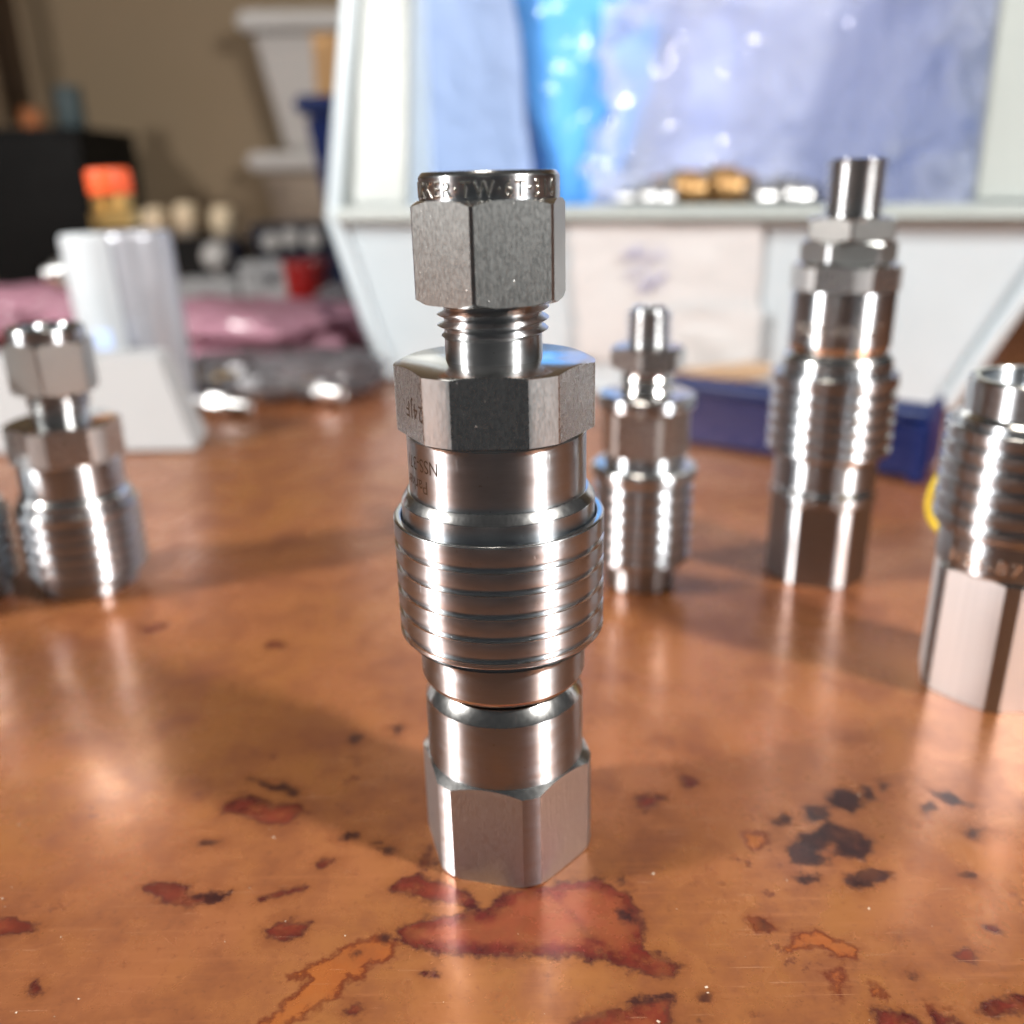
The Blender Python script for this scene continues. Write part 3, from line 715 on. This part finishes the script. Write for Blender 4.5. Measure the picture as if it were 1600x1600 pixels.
# paper labels on the bin's front
def sheet(name, corners, mat, seed, amp, label, cat, lift):
    """wrinkled sheet lying on the front wall; corners in (u, z)"""
    m = MB(); n = 26; vs = []; fs = []
    def front_n(z): return -.018 * (z - .004) / .074
    for j in range(n + 1):
        for i in range(n + 1):
            a, b = i / n, j / n
            q = [(1 - a) * (1 - b), a * (1 - b), a * b, (1 - a) * b]
            u = sum(c[0] * w for c, w in zip(corners, q)); z = sum(c[1] * w for c, w in zip(corners, q))
            e = min(a, 1 - a, b, 1 - b)
            if e < 0.02: u += .002 * mnoise.noise(Vector((a * 9, b * 9, seed))); z += .002 * mnoise.noise(Vector((a * 8, b * 8, seed + 5)))
            h = lift + amp * (0.5 + 0.5 * mnoise.noise(Vector((a * 3.1, b * 2.7, seed * 3.3)))) + .0006 * abs(mnoise.noise(Vector((a * 9, b * 11, seed))))
            vs.append((u, z, h))
    front = [bp(u, front_n(z) - h - .0003, z) for u, z, h in vs]; back = [bp(u, front_n(z) - h, z) for u, z, h in vs]
    k = (n + 1) ** 2
    for j in range(n):
        for i in range(n):
            a = j * (n + 1) + i; fs.append((a, a + 1, a + n + 2, a + n + 1)); fs.append((k + a + n + 1, k + a + n + 2, k + a + 1, k + a))
    m.add(front + back, fs)
    o = m.build(name, mat, smooth=40); tag(o, label, cat); return o
def front_uz(x, y):
    """photo pixel on the bin's slanting front wall -> (u, z)"""
    n0 = Vector((bp(.1, 0, .004))); a = Vector(bp(1.1, 0, .004)) - n0; b = Vector(bp(.1, -.018, .078)) - n0
    nn = a.cross(b); d = ray(x, y); t = (n0 - _C).dot(nn) / d.dot(nn); q = _C + d * t - BO
    return (q.dot(BU), q.z)
cr = [front_uz(x, y) for x, y in ((905, 560), (1180, 560), (1195, 338), (890, 336))]
pap = sheet('label_sheet', cr, 'paper', 1.0, .0012, 'crumpled white paper label with faint ink scribble stuck on the pale bin front', 'label', .0008)
cr = [front_uz(x, y) for x, y in ((1040, 575), (1185, 568), (1192, 478), (1030, 482))]
sheet('label_sheet', cr, 'paper', 4.0, .0015, 'smaller torn paper flap over the lower right corner of the white bin label', 'label', .0032)
random.seed(5)
for k in range(7):
    x0, y0 = random.uniform(975, 1020), random.uniform(395, 470)
    pts = []
    for t in range(9):
        u, z = front_uz(x0 + t * random.uniform(2, 5), y0 + 10 * math.sin(t * 1.9 + k) - t * 1.2)
        pts.append(bp(u, -.018 * (z - .004) / .074 - .0031, z))
    MB().tube(pts, .0002, 6).build('ink_stroke', 'ink', pap)

c = at(1120, 588, .262)
o = MB().pillow((0, 0, 0), .022, .006, .0035, 3, 0.25, 0.7, 48, 16).build('paper_scrap', 'brown_paper', loc=(c.x, c.y + .004, c.z), rot=(0, R_(-8), R_(-20)))
tag(o, 'curled brown paper scrap under the white bin label above the blue tray', 'paper')

# contents of the bin
def inside(name, x, y, Y, hx, hy, hz, mat, seed, label, cat, amp=.14, freq=2.2, e=.55, rz=-18, ry=0, taper=0.0):
    c = at(x, y, Y)
    o = MB().pillow((0, 0, 0), hx, hy, hz, seed, amp, e, 80, 56, freq, taper=taper).build(name, mat, smooth=60, loc=c, rot=(0, R_(ry), R_(rz)))
    return tag(o, label, cat)
inside('poly_bag', 735, 130, .405, .046, .018, .090, 'lavender_film', 2, 'pale lavender blue bag filling the left of the pale bin', 'bag', .10, 1.6)
inside('poly_bag', 918, 110, .376, .031, .012, .070, 'blue_film', 5, 'vivid blue plastic bag standing in the middle of the pale bin', 'bag', .10, 1.4, ry=2, taper=.45)
inside('poly_bag', 1240, 130, .340, .084, .018, .066, 'clear_film', 8, 'clear crumpled plastic bag bulging in the right of the pale bin', 'bag', .26, 3.2, rz=-16, taper=-.06)
inside('poly_bag', 1250, 190, .372, .080, .012, .070, 'deep_lavender', 11, 'blue lavender bag seen through the clear bag in the pale bin', 'bag', .10, 1.8, rz=-16)
fits = [(1018, 290, .0075, 0, 'zinc threaded fitting at the left of the row peeking over the bin rim'),
        (1068, 275, .0085, 1, 'ribbed brass fitting second along the row peeking over the bin rim'),
        (1125, 272, .0095, 1, 'largest ribbed brass fitting in the row peeking over the bin rim'),
        (1172, 288, .0080, 0, 'zinc fitting right of the brass ones peeking over the bin rim'),
        (1228, 287, .0090, 0, 'round zinc fitting nearest the tall coupling peeking over the bin rim')]
for x, y, r, br, lab in fits:
    c = at(x, y + 22, .318); 
    t = thing('pipe_fitting', lab, 'fitting', c, (R_(90), 0, R_(-18 + 70)), 'fittings lying in the pale bin')
    rr = r / mm
    MB().lathe(P((0, -14), (rr * .7, -14), (rr * .7, -6), (rr, -5), (rr, -3), (rr * .86, -2.4), (rr * .86, -1), (rr, -.4), (rr, 1.6), (rr * .86, 2.2), (rr * .86, 3.6), (rr, 4.2), (rr, 6), (rr * .7, 7), (rr * .7, 14), (rr * .5, 14), (rr * .5, 8), (0, 8)), 48).build('fitting_body', 'bronze' if br else 'fitting', t)
    MB().hexbar(-5 * mm, -1 * mm, r * 1.02, r * 1.15, 0, r * .9).build('hexagon', 'fitting', t, smooth=25)
# the clear bags hold up the fittings: a grey parts bag under them
inside('parts_bag', 1110, 420, .345, .085, .020, .030, 'smoke_film', 14, 'grey parts bag under the fittings behind the bin front', 'bag', .12)

# ------------------------------------------------------------------ dark blue tray in front of the bin
p0 = Vector((.048, .222, 0)); p1 = Vector((.131, .162, 0)); tu = (p1 - p0).normalized(); tn = Vector((-tu.y, tu.x, 0)); tw = (p1 - p0).length
def tp(u, n, z): return tuple(p0 + tu * u + tn * n + Vector((0, 0, z)))
tray = thing('parts_tray', 'dark blue plastic tray lying on the bench below the pale bin', 'tray')
def tb(name, u0, u1, n0, n1, z0, z1, mat='blue', bev=.0012):
    MB().hexa([tp(u0, n0, z0), tp(u1, n0, z0), tp(u1, n1, z0), tp(u0, n1, z0), tp(u0, n0, z1), tp(u1, n0, z1), tp(u1, n1, z1), tp(u0, n1, z1)]).build(name, mat, tray, smooth=40, bevel=bev)
tb('front_wall', 0, tw, 0, .003, .001, .020)
tb('back_wall', 0, tw, .024, .027, .001, .020)
tb('side_wall', 0, .003, .0032, .0238, .001, .020)
tb('side_wall', tw - .003, tw, .0032, .0238, .001, .024)
tb('floor', .0032, tw - .0032, .0032, .0238, .0008, .003)
tb('front_rim', -.002, tw + .002, -.003, .004, .0201, .0222)
tb('corner_rib', tw - .004, tw + .002, -.0045, .000, .0006, .020)

# ------------------------------------------------------------------ left: valve with orange cap, card box, pink bag, fittings
q0 = on_table(-40, 712); q1 = on_table(308, 706)
card = MB().hexa([(q0.x, q0.y, .0004), (q1.x, q1.y, .0004), (q1.x - .004, q1.y + .026, .0004), (q0.x, q0.y + .026, .0004),
                  (q0.x, q0.y + .008, .034), (q1.x - .012, q1.y + .008, .034), (q1.x - .014, q1.y + .024, .034), (q0.x, q0.y + .024, .034)]).build('card_box', 'white_card', smooth=0, bevel=.0006)
tag(card, 'white sloping card box behind the left couplings', 'box')

vc = at(226, 600, .275); vb = Vector((vc.x, .275, 0))
valve = thing('valve', 'white and silver valve with brass fitting and orange cap at the left', 'valve', vb, (0, R_(-2), R_(8)))
MB().lathe(P((0, 1), (13.5, 1), (14.5, 2), (14.5, 73), (13, 75), (0, 74)), 64, .6 * mm).build('cylinder_body', 'silver_paint', valve, loc=(.007, 0, 0))
MB().lathe(P((0, 12), (9.4, 12), (10.2, 13), (10.2, 74), (9.2, 75), (0, 73.5)), 48, .8 * mm).build('side_cylinder', 'white_plastic', valve, loc=(-.009, -.008, 0))
MB().lathe(P((0, 0), (4.5, 0), (5.5, 1), (5.5, 5), (3, 6), (3, 9), (0, 9)), 32).build('side_knob', 'polished', valve, loc=(-.0185, -.008, .060), rot=(0, R_(-90), 0))
MB().box(-.010, -.004, -.0196, -.0187, .022, .038).build('label_patch', 'lavender_film', valve, smooth=0)
MB().hexbar(.002, .012, .0138, .0150, 0.2).build('base_nut', 'polished', valve, smooth=25)
bz = .0767
MB().hexbar(bz, bz + .006, .0085, .0095, 0.3).build('brass_hexagon', 'brass', valve, smooth=25, loc=(.002, -.002, 0))
MB().lathe(P((0, 80), (7.6, 80), (8.3, 81), (8.3, 83), (7.4, 83.6), (7.4, 85), (8.3, 85.6), (8.3, 88), (7.4, 88.6), (7.4, 90), (0, 90)), 48).build('brass_fitting', 'brass', valve, loc=(.002, -.002, 0))
MB().lathe(P((0, 89), (8.0, 89), (8.4, 90), (8.4, 97.5), (7.6, 98.5), (0, 98.5)), 48, .4 * mm).build('orange_cap', 'orange_cap', valve, loc=(.002, -.002, 0))

c = at(70, 520, .40); o = MB().pillow((0, 0, 0), .055, .045, .021, 21, .22, .75, 64, 40, 2.0).build('antistatic_bag', 'pink_film', smooth=60, loc=(c.x, .40, .0205))
tag(o, 'puffed pink film bag left of the silver valve', 'bag')
c = at(390, 525, .41); o = MB().pillow((0, 0, 0), .066, .050, .0135, 24, .22, .65, 64, 40, 2.0).build('antistatic_bag', 'pink_film', smooth=60, loc=(c.x, .415, .0150), rot=(0, R_(2), 0))
tag(o, 'flatter pink film bag right of the silver valve', 'bag')

for i, (x, y, L, r, az, br, lab) in enumerate([
        (345, 648, 30, 4.2, 70, 0, 'thin zinc fitting lying nearest the card box'),
        (405, 630, 32, 6.5, 85, 0, 'thick zinc fitting in the middle of the loose pile by the pink bag'),
        (470, 628, 26, 5.0, 100, 1, 'brass tinted fitting in the loose pile by the pink bag'),
        (508, 632, 20, 5.0, 60, 0, 'bright zinc fitting at the right end of the loose pile by the pink bag'),
        (330, 612, 22, 5.0, 110, 1, 'small brass fitting at the rear left of the loose pile'),
        (380, 605, 34, 5.5, 80, 0, 'zinc fitting at the back of the loose pile under the pink bag')]):
    c = on_table(x, y); 
    t = thing('pipe_fitting', lab, 'fitting', (c.x, c.y, r * 1.16 * mm), (R_(90), 0, R_(az)), 'loose fittings lying by the pink bag')
    MB().lathe(P((0, -L / 2), (r * .7, -L / 2), (r * .7, -L * .2), (r, -L * .18), (r, L * .18), (r * .75, L * .2), (r * .75, L / 2), (r * .4, L / 2), (0, L / 2 - 2)), 40, .3 * mm).build('fitting_body', 'brass' if br else 'fitting', t)
    MB().hexbar(-L * .12 * mm, L * .1 * mm, r * 1.02 * mm, r * 1.15 * mm, 0).build('hexagon', 'fitting', t, smooth=25)
c = on_table(430, 625); o = MB().pillow((0, 0, 0), .046, .026, .009, 31, .25, .7, 64, 32, 2.4).build('parts_bag', 'smoke_film', smooth=60, loc=(c.x, c.y + .012, .0105))
tag(o, 'smoky clear bag around the loose fittings by the pink bag', 'bag')

# ------------------------------------------------------------------ far clutter on the bench
def block(name, x0, x1, y_top, y_bot, Y, depth, mat, label, cat, bev=.0015, floor=False):
    a = at(x0, y_top, Y); b = at(x1, y_bot, Y)
    z0 = max(b.z, .0005) if not floor else .0005
    t = MB().box(0, b.x - a.x, 0, depth, 0, a.z - z0)
    o = t.build(name, mat, smooth=40, bevel=bev, loc=(a.x, Y, z0)); return tag(o, label, cat) if label else o
def far_box(name, x0, x1, y_top, Y, depth, mat, label, cat, lid=None):
    """box standing on the bench with a separate lid strip"""
    a = at(x0, y_top, Y); b = at(x1, y_top, Y); w = b.x - a.x; h = a.z
    t = thing(name, label, cat, (a.x, Y, .0005))
    lh = min(.006, h * .2)
    MB().box(0, w, 0, depth, 0, h - lh - .0006).build('case', mat, t, smooth=40, bevel=.0012)
    MB().box(-.0008, w + .0008, -.0008, depth + .0008, h - lh, h - .0005).build('lid', lid or mat, t, smooth=40, bevel=.0008)
    return t
far_box('cabinet', -60, 118, 200, .80, .14, 'black', 'large black case at the far left before the wall', 'case')
t = far_box('instrument_case', 388, 540, 352, .62, .08, 'navy', 'dark navy case behind the white blocks and red cup', 'case')
for k, (x, y) in enumerate(((425, 378), (455, 372), (490, 374))):
    c = at(x, y, .6185)
    MB().lathe(P((0, 0), (7, 0), (7, 3), (5.5, 4), (0, 4)), 32, .3 * mm).build('knob', 'tub', t, loc=(c.x - t.location.x, c.y - t.location.y, c.z - t.location.z), rot=(R_(90), 0, 0))
far_box('small_case', 262, 316, 372, .60, .03, 'black', 'small black box below the leftmost cream caps', 'box')
far_box('small_case', 320, 372, 376, .60, .03, 'navy', 'small navy box below the right cream cap', 'box')
far_box('white_block', 268, 368, 440, .53, .03, 'white_card', 'long low white carton behind the pink bag', 'carton')
far_box('white_block', 372, 398, 412, .525, .03, 'white_card', 'upright plain white carton left of the marked one', 'carton')
t = far_box('white_block', 401, 452, 412, .52, .03, 'white_card', 'upright white carton with a dark square mark beside the red cup', 'carton')
a = at(416, 428, .5195); b = at(432, 446, .5195)
MB().box(a.x, b.x, .5188, .5191, b.z, a.z).build('mark', 'navy', t, smooth=0).location = -t.location
c = at(345, 402, .59)
o = thing('knob', 'pale round knob in front of the small dark boxes', 'knob', (c.x, .585, .0305))
MB().lathe(P((0, 0), (10, 0), (10.5, 1), (9, 7), (4, 9), (0, 9)), 40, .5 * mm).build('knob_cap', 'tub', o, rot=(R_(80), 0, 0), loc=(0, -.004, .012))
MB().lathe(P((0, -30), (4, -30), (4, 10), (0, 10)), 24).build('post', 'tub', o)
for k, (x, y, lab) in enumerate(((245, 345, 'cream cap jar nearest the silver valve'), (293, 338, 'brightest cream cap jar, middle of the three'), (350, 343, 'cream cap jar at the right of the three'))):
    c = at(x, y, .645)
    t = thing('jar', lab, 'jar', (c.x, .645, .0005), (0, 0, 0), 'cream capped jars before the wall')
    h = c.z / mm
    MB().lathe(P((0, 0), (10, 0), (10.5, 1), (10.5, h - 12), (8.5, h - 8), (0, h - 8)), 40, .5 * mm).build('jar_body', 'tub_shade', t)
    MB().lathe(P((0, h - 9), (9.0, h - 9), (10.2, h - 6), (10.2, h + 4), (8.0, h + 9), (0, h + 10)), 40, 1.2 * mm).build('cap', 'cream', t)
c = at(480, 450, .50)
t = thing('cup', 'deep red plastic cup beside the white cartons', 'cup', (c.x, .50, .0005))
MB().lathe(P((0, 0), (11, 0), (11.5, 1), (14, 34), (14.3, 44), (13.2, 44), (12.6, 34), (10.5, 3), (0, 3)), 48, .3 * mm).build('cup_body', 'red', t)
MB().lathe(P((13.6, 40), (15, 40.4), (15, 44.8), (13.0, 44.8)), 48, .4 * mm).build('rim', 'red', t)
c = on_table(525, 560)
o = MB().pillow((0, 0, 0), .024, .016, .016, 41, .2, .7).build('parts_bag', 'smoke_film', smooth=60, loc=(c.x, .47, .0165)); tag(o, 'grey smoky bag lump between red cup and pale bin', 'bag')

# stacked white tubs on the wall side
def tub(x0, x1, y_rim, y_bot, Y, inset, label, mat):
    a = at(x0, y_rim, Y); b = at(x1, y_rim, Y); zb = at(x0, y_bot, Y).z; w = b.x - a.x; h = a.z - zb; d = .05
    t = thing('storage_tub', label, 'tub', (a.x, Y, zb), (0, R_(0), 0), 'stacked tubs before the wall')
    MB().hexa([(inset, inset * .6, 0), (w, inset * .6, 0), (w, d, 0), (inset, d, 0), (.006, .004, h - .012), (w, .004, h - .012), (w, d, h - .012), (.006, d, h - .012)]).build('tub_body', mat, t, smooth=40, bevel=.004)
    MB().box(-.006, w + .004, -.008, d + .004, h - .0118, h + .006).build('rim', 'tub', t, smooth=40, bevel=.004)
    return t
tub(380, 640, 28, 236, .935, .028, 'upper grey white tub of the stack beside the pale bin', 'tub')
tub(396, 640, 248, 420, .945, .028, 'lower off-white tub of the stack beside the pale bin, shade painted tan on its body', 'tub_shade')  # tan body colour carries the shade on an off-white tub
a = at(420, 424, .945)
sb = MB().box(0, .20, 0, .05, 0, max(.01, a.z - .001)).build('shelf_block', 'wood', loc=(a.x, .945, .0004), bevel=.002); tag(sb, 'dark wooden block under the stacked tubs', 'block')

# dark blue bin behind the pale bin, with a cardboard box on it
a = at(468, 150, .56); b = at(700, 150, .56)
bb = thing('storage_bin', 'dark blue bin showing behind the left side of the pale bin', 'bin', (a.x, .56, .0005))
h = a.z; w = b.x - a.x
MB().hexa([(.022, .01, 0), (w, .01, 0), (w, .12, 0), (.022, .12, 0), (.002, 0, h - .012), (w, 0, h - .012), (w, .12, h - .012), (.002, .12, h - .012)]).build('bin_body', 'blue', bb, smooth=40, bevel=.003)
MB().box(-.004, w, -.004, .12, h - .0118, h).build('rim', 'blue', bb, smooth=40, bevel=.003)
a = at(486, 55, .60); 
o = far_box('carton', 486, 640, 50, .60, .07, 'cardboard', 'brown cardboard carton above the dark blue bin', 'carton'); 
o.location.z = h + .0015
for ch in o.children:
    ch.scale.z = max(.05, (at(486, 50, .60).z - h - .002) / at(486, 50, .60).z)

# far left: things on the black case
zc = at(100, 200, .80).z
for (x0, x1, yt, mat, name, lab, cat) in ((66, 110, 132, 'teal', 'canister', 'dull teal canister on top of the black case', 'canister'), (14, 46, 168, 'rust', 'canister', 'orange brown pot on the black case by the left edge', 'pot')):
    a = at(x0, yt, .84); b = at(x1, yt, .84); r = (b.x - a.x) / 2; hh = (a.z - zc - .001) / mm; rr = r / mm
    t = thing(name, lab, cat, ((a.x + b.x) / 2, .86, zc + .0008))
    MB().lathe(P((0, 0), (rr, 0), (rr, hh * .8), (rr * .9, hh * .84), (0, hh * .84)), 40, .8 * mm).build('body', mat, t)
    MB().lathe(P((0, hh * .83), (rr * .96, hh * .83), (rr * .96, hh), (0, hh)), 40, .8 * mm).build('lid', mat, t)
a = at(-40, -40, .92); b = at(40, 190, .92)
t = thing('hanging_cloth', 'dark brown cloth hanging at the top left corner', 'cloth', ((a.x + b.x) / 2, .93, b.z))
m = MB(); n = 40; vs = []; fs = []
for j in range(n + 1):
    for i in range(n + 1):
        u = i / n; v_ = j / n
        vs.append(((u - .5) * (b.x - a.x) * (0.8 + .3 * v_), .018 * math.sin(u * 17 + v_ * 2) + .004, v_ * (a.z - b.z)))
k = len(vs); vs += [(x, y + .004, z) for x, y, z in vs]
for j in range(n):
    for i in range(n):
        q = j * (n + 1) + i; fs += [(q, q + 1, q + n + 2, q + n + 1), (k + q + n + 1, k + q + n + 2, k + q + 1, k + q)]
m.add(vs, fs); m.build('fabric', 'wood', t, smooth=60)
MB().tube([((a.x - b.x) / 2 * 1.2, .02, a.z - b.z), ((b.x - a.x) / 2 * 1.2, .02, a.z - b.z)], .005).build('rail', 'wood', t)

# right of the pale bin
far_box('cabinet', 1520, 1760, 372, .52, .12, 'black', 'black case right of the pale bin at the picture edge', 'case')
a = at(1530, 470, .505); 
t = thing('clip', 'small bright blue clip in front of the black case at the right', 'clip', (a.x, .500, .0005))
MB().box(0, .012, 0, .010, 0, a.z - .006).build('stand', 'black', t, smooth=40, bevel=.001)
MB().box(-.001, .013, -.001, .011, a.z - .0058, a.z + .006).build('jaw', 'blue_film', t, smooth=40, bevel=.001)

# ------------------------------------------------------------------ dust and lint on the copper
random.seed(11)
m = MB()
for k in range(80):
    x = random.uniform(-20, 1620); y = random.uniform(1020, 1600); c = on_table(x, y)
    if math.hypot(c.x, c.y) < .0135: continue
    s = random.choice((.00004, .00005, .00006, .00012)) * random.uniform(.7, 1.3); a = random.uniform(0, 6.3); l = s * random.uniform(.8, 1.8)
    ux, uy = math.cos(a) * l, math.sin(a) * l; vx, vy = -math.sin(a) * s, math.cos(a) * s
    z = .00003; hgt = s * .8
    m.hexa([(c.x - ux - vx, c.y - uy - vy, z), (c.x + ux - vx, c.y + uy - vy, z), (c.x + ux + vx, c.y + uy + vy, z), (c.x - ux + vx, c.y - uy + vy, z),
            (c.x - ux * .5, c.y - uy * .5, z + hgt), (c.x + ux * .5, c.y + uy * .5, z + hgt * .7), (c.x + ux * .5 + vx * .3, c.y + uy * .5 + vy * .3, z + hgt * .7), (c.x - ux * .5 + vx * .3, c.y - uy * .5 + vy * .3, z + hgt)])
d = m.build('dust', 'dust', smooth=0); tag(d, 'tiny pale dust specks scattered over the copper', 'dust', kind='stuff')
